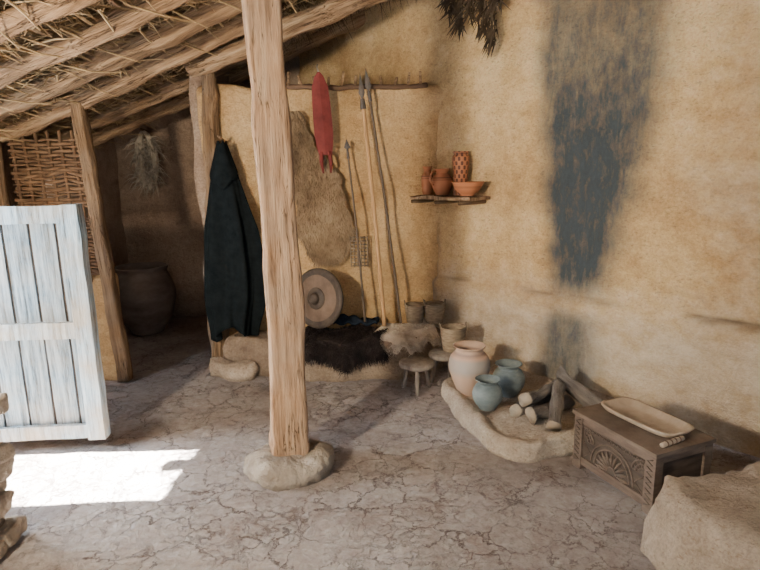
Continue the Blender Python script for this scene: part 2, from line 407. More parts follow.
for i in range(NS+1):
    rowv=[]
    for j in range(NZ+1):
        s=S0+(S1-S0)*i/NS; z=ZT*(j/NZ)**1.15
        y,ledge,cr=wf(s,z)
        v=bm.verts.new((s,y,z))
        wob=0.08*noise.noise(Vector((z*1.7,s*2,0)))+0.05*noise.noise(Vector((z*6,s*4,7)))
        t=max(0,min(1,(z-0.75)/1.95))
        a=1.14+(0.96-1.14)*t+wob; b_=1.66+(2.02-1.66)*t**0.8+wob*0.8
        so=sm(a-0.07,a+0.12,s)*(1-sm(b_-0.24,b_+0.08,s))*sm(0.60,0.86,z)
        so*=1.0-0.26*sm(1.5,2.7,z)
        a2=1.10+wob; b2=1.66+wob
        so2=sm(a2-0.05,a2+0.13,s)*(1-sm(b2-0.28,b2+0.06,s))*(1-sm(0.52,0.68,z))*sm(-0.1,0.15,z)*0.78
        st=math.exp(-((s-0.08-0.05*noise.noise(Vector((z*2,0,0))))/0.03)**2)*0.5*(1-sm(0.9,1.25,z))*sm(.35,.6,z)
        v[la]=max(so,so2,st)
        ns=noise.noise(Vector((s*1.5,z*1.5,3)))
        sky_low=0.55*(1-sm(0.45,1.0,z+0.22*ns))
        sky_right=0.50*sm(1.8,2.7,s+0.35*ns)
        v[lb]=max(sky_low,sky_right)+0.3*min(sky_low,sky_right)  # skylight on the wall's low and right parts, put into its colour
        v[lc]=min(1,cr*0.8)
        rowv.append(v)
    V.append(rowv)
for i in range(NS):
    for j in range(NZ): bm.faces.new((V[i][j],V[i+1][j],V[i+1][j+1],V[i][j+1]))
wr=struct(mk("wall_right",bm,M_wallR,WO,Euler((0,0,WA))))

BA=math.atan2(0.15,1.85)
rbox("wall_back",-0.98,1.12,-0.0,0.24,-0.03,2.29,M_wall,r=0.07,res=0.03,nz=0.06,nf=3.0,seed=3,loc=(-0.45,4.72,0),rot=Euler((0,0,BA)))["kind"]="structure"
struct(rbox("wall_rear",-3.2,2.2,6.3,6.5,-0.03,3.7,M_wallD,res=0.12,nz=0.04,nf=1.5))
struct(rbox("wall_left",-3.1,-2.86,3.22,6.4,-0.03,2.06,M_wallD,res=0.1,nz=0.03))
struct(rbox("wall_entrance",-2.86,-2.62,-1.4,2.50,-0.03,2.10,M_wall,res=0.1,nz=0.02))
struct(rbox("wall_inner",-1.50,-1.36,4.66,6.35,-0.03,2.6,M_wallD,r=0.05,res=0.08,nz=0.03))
struct(rbox("wall_partition",-2.95,-2.08,4.27,4.42,-0.03,0.86,M_wall,r=0.05,res=0.05,nz=0.02))

def roofz(x): return 2.54+0.407*(x+1.24)
bm=bmesh.new()
def rf(u,v):
    x=-3.02+4.12*u; y=-1.4+7.9*v
    return Vector((x,y,roofz(x)+0.14+0.03*noise.noise(Vector((x*2,y*4,0)))*(1 if x<0.5 else 0)))
gridsurf(bm,rf,40,90)
def rf2(u,v):
    x=0.7+3.6*u; y=-1.4+7.9*v
    return Vector((x,y,roofz(0.8)+0.14))
gridsurf(bm,rf2,4,8)
struct(mk("ceiling",bm,M_thatch))

bm=bmesh.new()
for i in range(11000):
    x=ru(-3.0,0.6); y=ru(2.0,5.8)
    z=roofz(x)+ru(-0.01,0.12)
    if rnd()<0.6: d=Vector((ru(-0.5,0.5),1 if rnd()<.5 else -1,ru(-0.25,0.1)))
    else: d=Vector((1,ru(-1,1),0.407+ru(-0.45,0.2)))
    blade(bm,(x,y,z),d,ru(0.10,0.34),ru(0.004,0.012),droop=ru(-0.02,0.18))
for i in range(380):
    x=ru(-2.9,0.0); y=ru(2.2,4.4); z=roofz(x)+ru(-0.03,0.07)
    d=Vector((ru(-.9,.9),1,ru(-.35,.1)*1.0)).normalized(); L=ru(0.15,0.45)
    add_tube(bm,[(x,y,z),Vector((x,y,z))+d*L*0.5+Vector((ru(-.02,.02),0,ru(-.02,.02))),Vector((x,y,z))+d*L],[0.007,0.006,0.003],5)
thing(mk("roof_thatch",bm,M_straw,smooth=False),"dry straw and brushwood lining under the sloping roof","thatch",kind="stuff")
bm=bmesh.new()
for i in range(4200):
    t=rnd(); x=-1.0+1.75*t; y=ru(4.42,4.95)
    z=roofz(x)+0.10-ru(0,0.20)*rnd()-0.06*noise.noise(Vector((x*5,y*3,0)))
    blade(bm,(x,y,z),(ru(-.8,.8),ru(-.6,.6),ru(-1,0.1)),ru(0.08,0.24),ru(0.005,0.012),droop=0.2)
thing(mk("loft_thatch",bm,M_straw2,smooth=False),"ragged dark thatch hanging over the loft gap","thatch",kind="stuff")
bm=bmesh.new()
def daub(u,v):
    x=-2.98+2.6*u; y=2.2+3.6*v
    n=noise.noise(Vector((x*2.2,y*3,1)))+0.5*noise.noise(Vector((x*7,y*9,4)))
    return Vector((x,y,roofz(x)+0.115-0.10*max(0,n)))
gridsurf(bm,daub,110,150)
thing(mk("roof_daub",bm,M_thatch),"rough brown mud and straw daub between roof timbers","mud daub",kind="stuff")

k=0
for y,r,x0,x1 in ((2.35,0.055,-3.0,0.5),(2.85,0.06,-3.0,0.5),(3.32,0.055,-3.0,0.5),(3.80,0.06,-3.05,0.5),(4.24,0.070,-3.05,-0.9),(4.95,0.055,-3.0,0.4),(5.5,0.055,-3.0,0.4)):
    o=log_obj("roof_rafter",(x0,y,roofz(x0)),(x1,y+0.05,roofz(x1)),r*0.9,r*1.1,M_raft,seg=24,rings=60,sq=(8 if k%2 else 4),nz=0.024,seed=k*3.1,bend=0.02,rot0=k*0.5)
    thing(o,"rough split wooden rafter sloping under the thatch","rafter","roof rafters"); k+=1
for i,x in enumerate((-2.65,-2.25,-1.85,-1.45,-1.05)):
    o=log_obj("roof_batten",(x,1.6,roofz(x)+0.075),(x+0.05,6.0,roofz(x)+0.085),0.018,0.022,M_raft,seg=8,rings=40,nz=0.018,seed=i+20,bend=0.03)
    thing(o,"thin crooked wooden pole lying across the rafters","batten","roof battens")
o=log_obj("roof_purlin",(-1.42,4.50,2.38),(0.40,4.25,3.02),0.07,0.082,M_raft,seg=20,rings=40,nz=0.035,seed=41,bend=0.03)
thing(o,"thick knotted log beam above the peg rail","beam")

# ---------------------------------------------------------------- main post
post=empty("support_post",(-0.52,2.86,0))
thing(post,"rough squared timber post standing on rounded stone","post")
bm=bmesh.new(); pts=[];rad=[]
for i in range(80):
    t=i/79; pts.append(Vector((0.014*math.sin(t*5),0.01*math.sin(t*4+1),0.08+2.71*t)))
    rad.append(0.095-0.012*t+0.004*math.sin(t*23)+ (0.006 if t<0.03 else 0)+0.002*noise.noise(Vector((t*30,0,0))))
add_tube(bm,pts,rad,44,sq=16,nz=0.012,seed=4,rot0=math.radians(14))
mk("shaft",bm,M_post,parent=post)
s=mound("stone_base",[(0.01+0.215*math.cos(k*math.pi/6)*(1+0.05*math.sin(k*2.3)),-0.03+0.20*math.sin(k*math.pi/6)*(1+0.06*math.cos(k*1.7))) for k in range(12)],0.115,M_stone,nz=0.03,nf=7,seed=14,bulge=0.015,edge=0.06,n=8,hi=0.5)
s.parent=post; s["label"]="rounded rough stone base"

o=log_obj("door_frame_post",(-2.05,4.25,0),(-2.17,4.25,2.16),0.05,0.045,M_mwood,seg=20,rings=30,sq=7,nz=0.014,seed=5)
thing(o,"narrow squared wooden post framing the inner doorway","post")
o=log_obj("door_jamb_post",(-2.72,3.20,0),(-2.72,3.20,1.96),0.085,0.085,M_raft,seg=16,rings=16,sq=6,nz=0.012,seed=15)
thing(o,"squared timber jamb carrying the entrance door","post")
o=log_obj("corner_post",(-2.79,4.2,0),(-2.80,4.2,1.86),0.065,0.06,M_mwood,seg=14,rings=16,nz=0.02,seed=16)
thing(o,"dark upright log beside the woven hurdle","post")
o=log_obj("wall_end_post",(-1.38,4.62,0),(-1.31,4.62,2.46),0.068,0.062,M_mwood,seg=18,rings=30,nz=0.04,seed=6)
thing(o,"crooked upright log at the end of mud wall","post")

bm=bmesh.new()
xs=[-2.68,-2.59,-2.50,-2.41,-2.32,-2.23]
for x in xs: add_tube(bm,[(x,4.25,0.80),(x+0.01,4.25,1.3),(x-0.01,4.25,1.93)],0.012,7,nz=0.004)
z=0.86;r_=0
while z<1.88:
    gap= 1.30<z<1.37
    if not gap:
        pts=[]; am=ru(0.008,0.020)
        for i in range(25):
            x=-2.71+0.56*i/24
            ph=math.pi*(x+2.68)/0.09+(math.pi if r_%2 else 0)
            pts.append((x,4.25+0.019*math.cos(ph),z+am*noise.noise(Vector((x*8,z*9,0)))*1.6+0.004))
        add_tube(bm,pts,ru(0.007,0.015),6)
    z+=ru(0.020,0.030);r_+=1
thing(mk("woven_hurdle",bm,M_wick),"brown woven twig hurdle panel above the mud partition","wicker panel")

# ---------------------------------------------------------------- entrance half door
dang=math.atan2(0.07,0.84)
d=rbox("door_1",0.0,0.86,0.012,0.032,0.06,1.43,M_chestd,res=0.06,nz=0.0,loc=(-2.53,3.09,0),rot=Euler((0,0,dang)),smooth=False)
struct(d)
bm=bmesh.new()
pw=0.86/6
for i in range(6):
    add_rbox(bm,(pw/2-0.006,0.010,0.68),r=0.004,res=0.05,nz=0.003,nf=5,seed=i*3,off=(pw*(i+.5),0.006,0.745))
pl=mk("planks",bm,M_door,parent=d,smooth=False)
def dpart(nm,x0,x1,z0,z1,y0=-0.036,y1=-0.004,mat=M_doorf,sd=0):
    bm=bmesh.new(); add_rbox(bm,((x1-x0)/2,(y1-y0)/2,(z1-z0)/2),r=0.004,res=0.03,nz=0.0045,nf=6,seed=sd,off=((x0+x1)/2,(y0+y1)/2,(z0+z1)/2))
    return mk(nm,bm,mat,parent=d,smooth=False)
dpart("stile",0.765,0.865,0.045,1.45,-0.045,0.04,sd=1); dpart("stile",0.0,0.09,0.045,1.445,-0.045,0.04,sd=2)
dpart("rail",0.09,0.765,0.06,0.145,sd=3); dpart("rail",0.09,0.765,0.68,0.78,sd=4); dpart("rail",0.09,0.765,1.345,1.445,sd=5)

bm=bmesh.new(); z=0.035; row=0
while z<0.66:
    x=-2.60+0.04*(row%2)
    while x<-1.72:
        w=ru(0.08,0.17); hgt=ru(0.036,0.042)
        w=min(w,-1.655-x+ru(-.015,.02))
        for yy,hy in ((2.09,0.075),(2.24,0.085)):
            add_rbox(bm,(w/2*0.98,hy,hgt),r=0.018,res=0.02,nz=0.022,nf=12,seed=x*7+z*5+yy,off=(x+w/2,yy+ru(-.012,.012),z+ru(-.006,.006)),rotm=Matrix.Rotation(ru(-.12,.12),3,'Y'))
        x+=w
    z+=0.075; row+=1
add_rbox(bm,(0.44,0.12,0.30),r=0.03,res=0.06,nz=0.02,off=(-2.15,2.165,0.30),mi=1)
struct(mk("wall_jamb",bm,[M_stone2,M_bench]))

# ---------------------------------------------------------------- back room things
pj=[(0.001,0.0),(0.14,0.0),(0.17,0.03),(0.26,0.18),(0.31,0.36),(0.30,0.50),(0.26,0.60),(0.235,0.65),(0.25,0.685),(0.245,0.70),(0.22,0.685),(0.21,0.64),(0.25,0.5)]
thing(lathe("storage_jar",smoothprof(pj),M_pith,(-2.42,5.62,0),nz=0.008),"large dark clay storage jar in the dim back room","jar")
bm=bmesh.new()
for i in range(16):
    w=0.05+0.07*rnd(); L=0.42+0.2*rnd(); pts=[]
    for k in range(22):
        a=2*math.pi*k/22
        pts.append((math.sin(a)*w*(1.0-0.3*math.cos(a))+ru(-.006,.006),ru(-.04,.0)-0.02,-L/2+math.cos(a)*L/2))
    pts.append(pts[0]); add_tube(bm,pts,0.012,6)
for i in range(420): blade(bm,(ru(-.11,.11),-0.04,ru(-.55,-.05)),(ru(-.8,.8),ru(-.3,0),ru(-1,.2)),ru(.08,.2),0.012)
thing(mk("rope_hank",bm,M_rope,(-2.50,6.25,2.06)),"pale coiled rope bundle hanging on the dim rear wall","rope")
thing(log_obj("rope_peg",(-2.50,6.34,2.05),(-2.50,6.15,2.08),0.014,0.011,M_mwood,seg=8,rings=4),"wooden peg in the rear wall holding rope","peg")

# ---------------------------------------------------------------- mud bench along the back wall
bench=mound("low_mud_bench",[(-1.27,4.42),(-1.10,4.36),(-0.85,4.27),(-0.55,4.21),(-0.2,4.20),(0.10,4.17),(0.32,4.30),(0.52,4.46),(0.56,4.58),(0.42,4.74),(0.0,4.73),(-0.6,4.68),(-1.15,4.64),(-1.26,4.56)],0.28,M_bench,nz=0.04,nf=6,seed=2,bulge=0.01,edge=0.055,n=16,hi=0.55,flare=0.05)
thing(bench,"low lumpy mud bench built along the back wall","bench")
lump=mound("mud_step",[(-1.38,4.33),(-1.2,4.20),(-1.02,4.22),(-1.02,4.30),(-1.2,4.37),(-1.38,4.42)],0.12,M_mud,nz=0.03,nf=7,seed=12,bulge=0.02,edge=0.04)
thing(lump,"small worn mud step beside the bench end","step")

def pelt_dark(u,v):
    x=-0.64+0.66*u+0.03*math.sin(v*9)
    if v<0.5: y=4.54-0.36*(v/0.5); z=0.325
    else: y=4.145-0.04*math.sin((v-.5)*6); z=0.325-0.26*((v-0.5)/0.5)*(1-0.50*abs(math.sin(u*4.3+0.9)))
    r=max(0,1-abs(v-0.5)/0.10); z-=0.014*r
    return Vector((x,y+0.02*math.sin(u*13+v*5),z+0.016*math.sin(u*11+v*9)))
bm=bmesh.new(); gridsurf(bm,pelt_dark,36,36)
for i in range(7500):
    u,v=rnd(),rnd()**0.8
    p=pelt_dark(u,v); 
    if v<0.48: d=Vector((ru(-.8,.8),-0.8,ru(.1,.7)))
    else: d=Vector((ru(-.9,.9),ru(-.9,-.1),ru(-1,.3)))
    blade(bm,p,d,ru(0.025,0.075),0.006,droop=0.4)
thing(mk("dark_fur_pelt",bm,M_dfur,smooth=False),"shaggy black-brown fur pelt draped over the mud bench","fur pelt")
def pelt_w(u,v):
    x=-0.02+0.48*u+0.03*math.sin(v*8)
    yb=4.60-0.012*math.sin(u*7)
    wob=0.03*math.sin(u*14)+0.02*math.sin(u*31)
    if v<0.75: y=yb-0.40*v; z=0.330+0.008*math.sin(u*9+v*7)
    else:
        y=yb-0.30-0.115*min(1,(v-0.75)/0.12); z=0.330-(v-0.75)/0.25*(0.12+wob)
    if u>0.45: y+=0.36*(u-0.45)
    return Vector((x,y,z))
bm=bmesh.new(); gridsurf(bm,pelt_w,40,40)
for i in range(5500):
    u,v=rnd(),rnd(); blade(bm,pelt_w(u,v),(ru(-.8,.8),-0.6,ru(-.4,.35)),ru(0.012,0.035),0.004,droop=0.4)
thing(mk("cream_goat_hide",bm,M_wfur,smooth=False),"cream and brown goat hide lying on the mud bench","hide")
def clothf(u,v):
    return Vector((-0.40+0.38*u,4.50+0.14*v,0.365+0.055*math.sin(v*math.pi)*(.6+.4*math.sin(u*6))+0.012*math.sin(u*22+v*6)))
bm=bmesh.new(); gridsurf(bm,clothf,30,14)
cl=mk("folded_wool_cloth",bm,M_cloth); cl.modifiers.new("s",'SOLIDIFY').thickness=0.02
thing(cl,"crumpled dark blue wool cloth on the bench","cloth")

prof=[(0.0,-0.70,-0.63),(0.10,-0.70,-0.57),(0.25,-0.71,-0.46),(0.42,-0.70,-0.33),(0.6,-0.69,-0.25),(0.8,-0.67,-0.22),(0.92,-0.62,-0.25),(1.0,-0.52,-0.33)]
def hidef(u,v):
    for a,b in zip(prof,prof[1:]):
        if a[0]<=v<=b[0]+1e-6:
            t=(v-a[0])/(b[0]-a[0]); l=a[1]+(b[1]-a[1])*t; r=a[2]+(b[2]-a[2])*t; break
    l+=0.02*math.sin(v*23); r+=0.018*math.sin(v*17+1)+0.010*math.sin(v*49)
    x=l+(r-l)*u
    return Vector((x,4.650+0.081*(x+0.45)-0.008*math.sin(u*11+v*8),2.08-1.24*v))
bm=bmesh.new(); gridsurf(bm,hidef,24,60)
for i in range(13000):
    u,v=rnd(),rnd(); blade(bm,hidef(u,v),(ru(-.6,.6),-0.30,ru(-1,-.4)),ru(0.018,0.045),0.0045,droop=0.15)
thing(mk("hanging_hide",bm,M_tfur,smooth=False),"mottled brown fur hide hanging flat against mud wall","hide")

bm=bmesh.new()
L_=[(0.0,0.010),(0.03,0.036),(0.10,0.064),(0.20,0.070),(0.32,0.074),(0.42,0.074),(0.50,0.064),(0.56,0.052)]
front=[];back=[]
for t,w in L_:
    z=-t*1.12
    for lst,yy in ((front,-0.02),(back,0.0)):
        lst.append([bm.verts.new((w*s,yy-(0.006*(1-abs(s)) if lst is front else 0),z)) for s in (-1,-.5,0,.5,1)])
for i in range(len(L_)-1):
    for k in range(4):
        bm.faces.new((front[i][k],front[i][k+1],front[i+1][k+1],front[i+1][k])); bm.faces.new((back[i][k],back[i+1][k],back[i+1][k+1],back[i][k+1]))
    bm.faces.new((front[i][0],front[i+1][0],back[i+1][0],back[i][0])); bm.faces.new((front[i][4],back[i][4],back[i+1][4],front[i+1][4]))
q=mk("leather_quiver",bm,M_red,(-0.45,4.60,2.36),Euler((0,math.radians(-3),math.radians(8))),smooth=False)
for s_ in (-1,1):
    bm=bmesh.new()
    add_tube(bm,[(0.030*s_,-0.01,-0.60),(0.038*s_,-0.01,-0.68),(0.030*s_,-0.01,-0.77)],[0.018,0.016,0.006],8)
    mk("tip",bm,M_red,parent=q)
bm=bmesh.new(); add_tube(bm,[(0,-0.02,0.0),(-0.01,0.0,0.04),(0.0,0.02,0.06)],0.006,6); mk("hanging_loop",bm,M_rope,parent=q)
thing(q,"long flat dark red leather quiver hanging from the peg rail","quiver")

def spear(p1,p2,r,mat,blade_l,lab):
    p1=Vector(p1);p2=Vector(p2); d=(p2-p1); L=d.length
    e=log_obj("spear",p1,p2-d.normalized()*blade_l,r,r*0.85,mat,seg=9,rings=16,nz=0.002,bend=0.008)
    bm=bmesh.new(); z0=L-blade_l-0.06
    add_tube(bm,[(0,0,z0),(0,0,z0+0.08)],[r*1.3,r*0.9],8)
    w=0.026
    for yy in (-1,1):
        a=[bm.verts.new(c) for c in ((0,0,z0+0.07),(w,0,z0+0.06+blade_l*0.3),(0,0.006*yy,z0+0.06+blade_l*0.4),(-w,0,z0+0.06+blade_l*0.3),(0,0,z0+0.06+blade_l))]
        bm.faces.new((a[0],a[1],a[2])); bm.faces.new((a[0],a[2],a[3])); bm.faces.new((a[1],a[4],a[2])); bm.faces.new((a[3],a[2],a[4]))
    mk("spearhead",bm,M_iron,parent=e,smooth=False)
    thing(e,lab,"spear"); return e
spear((0.03,4.47,0.345),(-0.13,4.64,2.36),0.019,M_spear,0.22,"spear with thick honey-coloured wooden shaft and iron head")
spear((0.17,4.55,0.345),(-0.085,4.66,2.40),0.012,M_dspear,0.20,"long thin dark wooden spear leaning on the wall")
spear((-0.13,4.48,0.38),(-0.25,4.64,1.86),0.010,M_dspear,0.10,"short dark javelin leaning against the wall")

sh=empty("round_shield",(-0.50,4.44,0.595)); 
nrm=Vector((-0.50,-0.84,0.16)).normalized()
sh.rotation_mode='QUATERNION'; sh.rotation_quaternion=Vector((0,0,1)).rotation_difference(nrm)
thing(sh,"round brown leather shield with dark rim and boss","shield")
lathe("shield_face",smoothprof([(0.001,0.0),(0.225,-0.005),(0.232,0.01),(0.2,0.022),(0.12,0.035),(0.06,0.04),(0.001,0.04)],4),M_shield,parent=sh,seg=48)
lathe("rim",smoothprof([(0.21,-0.008),(0.24,-0.006),(0.245,0.015),(0.225,0.028),(0.205,0.024)],3),M_rim,parent=sh,seg=48)
lathe("boss",smoothprof([(0.09,0.03),(0.085,0.045),(0.05,0.055),(0.045,0.075),(0.03,0.09),(0.001,0.095)],4),M_rim,parent=sh,seg=32)

bm=bmesh.new()
for i in range(9):
    add_tube(bm,[(-0.07,0,0.03*i),(0,-0.012*(1 if i%2 else -1),0.03*i),(0.07,0,0.03*i)],0.006,5)
for i in range(6):
    add_tube(bm,[(-0.07+0.028*i,0,-0.01),(-0.07+0.028*i,-0.004,0.12),(-0.07+0.028*i,0,0.25)],0.006,5)
thing(mk("woven_mat",bm,M_bask,(-0.17,4.665,0.82)),"small open woven straw mat hanging behind the spears","woven mat")

BD=Vector((math.cos(BA),math.sin(BA),0))
rail=log_obj("peg_rail",Vector((-0.45,4.72,2.27))+BD*(-0.28)+Vector((0,-0.03,0)),Vector((-0.45,4.72,2.27))+BD*0.86+Vector((0,-0.03,0)),0.022,0.020,M_dwood,seg=10,rings=24,nz=0.018,bend=0.01)
thing(rail,"dark wooden peg rail along the wall top","peg rail")
Lr=1.14
for i in range(11):
    z=0.03+i*(Lr-0.08)/10
    q=rail.rotation_quaternion.inverted()
    upl=q@Vector((ru(-.25,.25),-0.5,0.8)).normalized()
    bm=bmesh.new(); p0=Vector((0,0,z)); add_tube(bm,[p0-upl*0.02,p0+upl*0.05,p0+upl*ru(0.07,0.12)],[0.013,0.012,0.010],7,nz=0.003)
    mk("peg",bm,M_raft,parent=rail)

def clk(u,v):
    th=-math.pi*0.62+math.pi*1.24*u
    w=0.03+0.125*min(1,v*2.4)**0.7+0.025*sm(0.3,0.7,v)-0.04*sm(0.75,1,v)
    dep=0.03+0.05*min(1,v*3)+0.03*v
    fold=1+0.22*math.sin(u*21+1.5*math.sin(v*3))*sm(0.05,0.5,v)+0.10*math.sin(u*43)*v
    x=-1.225+0.03*sm(0,.6,v)-0.03*sm(.7,1,v)+w*math.sin(th)*1.15*fold; y=4.55-dep*(math.cos(th)*0.9+0.3)*fold
    z=1.83-1.54*v-0.07*v*math.sin(u*9+0.3)
    return Vector((x,y,z))
bm=bmesh.new(); gridsurf(bm,clk,90,40)
c=mk("wool_cloak",bm,M_cloak); c.modifiers.new("s",'SOLIDIFY').thickness=0.008
thing(c,"long near-black wool cloak hanging from a peg","cloak")
bm=bmesh.new()
gridsurf(bm,lambda u,v:Vector((-1.215+0.10*math.sin(math.pi*(u-.5)*1.1)*(0.35+v*.75),4.50-0.085*math.cos(math.pi*(u-.5)*1.1)*(0.6+.4*v),1.84-0.36*v*(1-abs(u-.5)*0.7)+0.012*math.sin(u*20))),26,16)
hd=mk("hood",bm,M_cloak,parent=c); hd.modifiers.new("s",'SOLIDIFY').thickness=0.008
thing(log_obj("cloak_peg",(-1.22,4.75,1.83),(-1.22,4.45,1.88),0.014,0.010,M_raft,seg=8,rings=4),"short wooden peg holding the cloak","peg")

# ---------------------------------------------------------------- hearth
he=mound("hearth_platform",[(0.45,3.88),(0.46,3.74),(0.49,3.55),(0.54,3.33),(0.60,3.11),(0.67,2.95),(0.75,2.89),(0.86,2.89),(0.98,2.94),(1.16,3.02),(1.42,3.20),(1.66,3.40),(1.64,3.50),(1.42,3.72),(1.10,4.06),(0.92,4.20),(0.78,4.14),(0.58,4.0)],0.095,M_hearth,nz=0.018,nf=7,seed=21,bulge=0.0,edge=0.04,rim=0.026,n=14,flare=0.02,hi=0.6)
thing(he,"low raised mud hearth platform against the plastered wall","hearth")
JZ=0.070
jp=[(0.001,0),(0.07,0),(0.08,0.01),(0.115,0.09),(0.142,0.18),(0.135,0.25),(0.105,0.29),(0.092,0.305),(0.095,0.325),(0.112,0.338),(0.105,0.342),(0.085,0.325),(0.08,0.30),(0.10,0.25)]
thing(lathe("clay_jar",smoothprof(jp),M_jar,(0.61,3.70,JZ),nz=0.003),"large pinkish clay jar with grey band on hearth","jar")
jp2=[(0.001,0),(0.05,0),(0.06,0.01),(0.095,0.06),(0.103,0.11),(0.085,0.155),(0.062,0.172),(0.065,0.185),(0.085,0.200),(0.08,0.203),(0.055,0.182),(0.05,0.165),(0.07,0.14)]
a=lathe("clay_pot",[(r*0.95,z*1.0) for r,z in smoothprof(jp2)],M_teal,(0.685,3.42,JZ),nz=0.003); thing(a,"small squat grey-teal clay pot at hearth edge","pot")
b=lathe("clay_pot",[(r*1.08,z*1.12) for r,z in smoothprof(jp2)],M_teal,(0.87,3.64,JZ),nz=0.003,seed=4); thing(b,"rounder blue-grey clay pot behind the smaller one","pot")

LG="firewood on the hearth"
for i,(p1,p2,r,lab) in enumerate((
 ((0.83,3.27,0.118),(1.15,3.52,0.118),0.044,"split firewood log with brown cut end"),
 ((0.91,3.17,0.120),(1.21,3.42,0.120),0.045,"thick firewood log with brown cut end"),
 ((0.88,3.235,0.20),(1.18,3.49,0.20),0.040,"firewood log lying on top of others"),
 ((1.02,3.04,0.12),(1.13,3.38,0.235),0.044,"rough bark log leaning up the pile"),
 ((1.36,3.20,0.12),(1.18,3.55,0.26),0.044,"grey bark log propped against the pile"))):
    o=log_obj("firewood_log",p1,p2,r*1.05,r*0.92,M_bark,seg=16,rings=14,nz=0.032,seed=i*2.3,sq=3,endmat=M_logend); thing(o,lab,"log",LG)

def stool(loc,R,H,rz,lab):
    e=empty("stool",loc,rz); thing(e,lab,"stool")
    lathe("seat",[(0.001,H-0.035),(R-0.01,H-0.035),(R,H-0.028),(R,H-0.008),(R-0.008,H),(0.001,H)],M_gwood,parent=e,seg=32,nz=0.006)
    for k in range(3):
        a=2*math.pi*k/3
        log_obj("leg",(math.cos(a)*R*0.85,math.sin(a)*R*0.85,0),(math.cos(a)*R*0.55,math.sin(a)*R*0.55,H-0.02),0.013,0.017,M_gwood,seg=8,rings=5,nz=0.003,parent=e)
    return e
stool((0.26,3.93,0),0.13,0.22,0.5,"low round grey wooden three-legged stool")
stool((0.50,4.09,0.0),0.135,0.235,1.2,"low round wooden stool carrying a straw basket")
def basket(loc,R,H,lab,sd):
    prof=[(0.001,0.0),(R*0.78,0.0)]; n=int(H/0.009)
    for i in range(n):
        t=i/n; rr=R*(0.78+0.22*math.sin(t*1.6)); prof+= [(rr+0.005,t*H+0.002),(rr,t*H+0.008)]
    prof+=[(R+0.01,H),(R+0.004,H+0.01),(R-0.01,H+0.004),(R-0.014,H*0.6),(R*0.7,0.015),(0.001,0.012)]
    o=lathe("straw_basket",prof,M_bask,loc,seg=64,nz=0.004,seed=sd,weave=0.0022)
    for s in (-1,1):
        bm=bmesh.new(); add_tube(bm,catmull([(s*R*.98,-0.03,H*0.9),(s*(R+.005),-0.02,H+0.03),(s*(R+.005),0.02,H+0.03),(s*R*.98,0.03,H*0.9)],5),0.006,7)
        mk("handle",bm,M_bask,parent=o)
    return thing(o,lab,"basket")
basket((0.29,4.60,0.338),0.08,0.15,"small woven straw basket on the bench",1)
basket((0.455,4.58,0.338),0.085,0.16,"small round straw basket in the wall corner",2)
basket((0.555,4.14,0.237),0.095,0.18,"larger woven straw basket standing on the stool",3)

# ---------------------------------------------------------------- carved chest
CA=math.atan2(-0.49,0.20)
ch=empty("carved_chest",(1.04,2.82,0),CA)
thing(ch,"small grey-brown oak chest with carved fan front panel","chest")
def cb(nm,x0,x1,y0,y1,z0,z1,r=0.003,mat=M_chest,par=ch,sd=0):
    bm=bmesh.new(); add_rbox(bm,((x1-x0)/2,(y1-y0)/2,(z1-z0)/2),r=r,res=0.04,nz=0.0015,nf=8,seed=sd,off=((x0+x1)/2,(y0+y1)/2,(z0+z1)/2)); return mk(nm,bm,mat,parent=par,smooth=False)
LX,LY=0.53,0.37
cb("body",0.014,LX-0.014,0.014,LY-0.014,0.03,0.30,mat=M_chestd)
legs=[]
for x in (0.0,LX-0.06):
    for y in (0.0,LY-0.05):
        l=cb("leg",x,x+0.06,y,y+0.05,0.0,0.302); legs.append((x,y,l))
cb("lid",-0.010,LX+0.010,-0.012,LY+0.010,0.302,0.325,r=0.006)
cb("rail",0.06,LX-0.06,0.002,0.03,0.262,0.302); cb("rail",0.06,LX-0.06,0.002,0.03,0.03,0.075)
cb("rail",LX-0.03,LX-0.002,0.05,LY-0.05,0.262,0.302); cb("rail",LX-0.03,LX-0.002,0.05,LY-0.05,0.03,0.075)
bm=bmesh.new()
YC=0.009
def ring(cx,cz,R,a0=0,a1=2*math.pi,r=0.004,n=24):
    pts=[(cx+R*math.cos(a0+(a1-a0)*i/n),YC,cz+R*math.sin(a0+(a1-a0)*i/n)) for i in range(n+1)]
    add_tube(bm,pts,r,6)
ring(LX/2,0.085,0.14,0,math.pi); ring(LX/2,0.085,0.115,0,math.pi); ring(LX/2,0.085,0.03,0,math.pi)
for k in range(11):
    a=math.pi*k/10; c_,s_=math.cos(a),math.sin(a)
    add_tube(bm,[(LX/2+0.034*c_,YC,0.085+0.034*s_),(LX/2+0.08*c_,YC-.004,0.085+0.08*s_),(LX/2+0.108*c_,YC,0.085+0.108*s_)],[0.003,0.010,0.003],6)
for cx,a0,a1 in ((0.068,0,math.pi/2),(LX-0.068,math.pi/2,math.pi)):
    for R in (0.03,0.05,0.07): ring(cx,0.18,R,a0,a1,n=10)
    for k in range(5):
        a=a0+(a1-a0)*k/4; add_tube(bm,[(cx+0.03*math.cos(a),YC,0.18+0.03*math.sin(a)),(cx+0.068*math.cos(a),YC,0.18+0.068*math.sin(a))],0.003,5)
    add_tube(bm,[(cx,YC,0.17),(cx+(0.05 if a0==0 else -0.05),YC,0.12),(cx,YC,0.08)],0.003,5)
for i in range(16):
    x=0.085+i*(LX-0.17)/15; add_tube(bm,[(x-0.009,YC,0.240),(x,YC-.002,0.254),(x+0.009,YC,0.240)],0.003,5)
rp=mk("carved_panel",bm,M_chest,parent=ch)
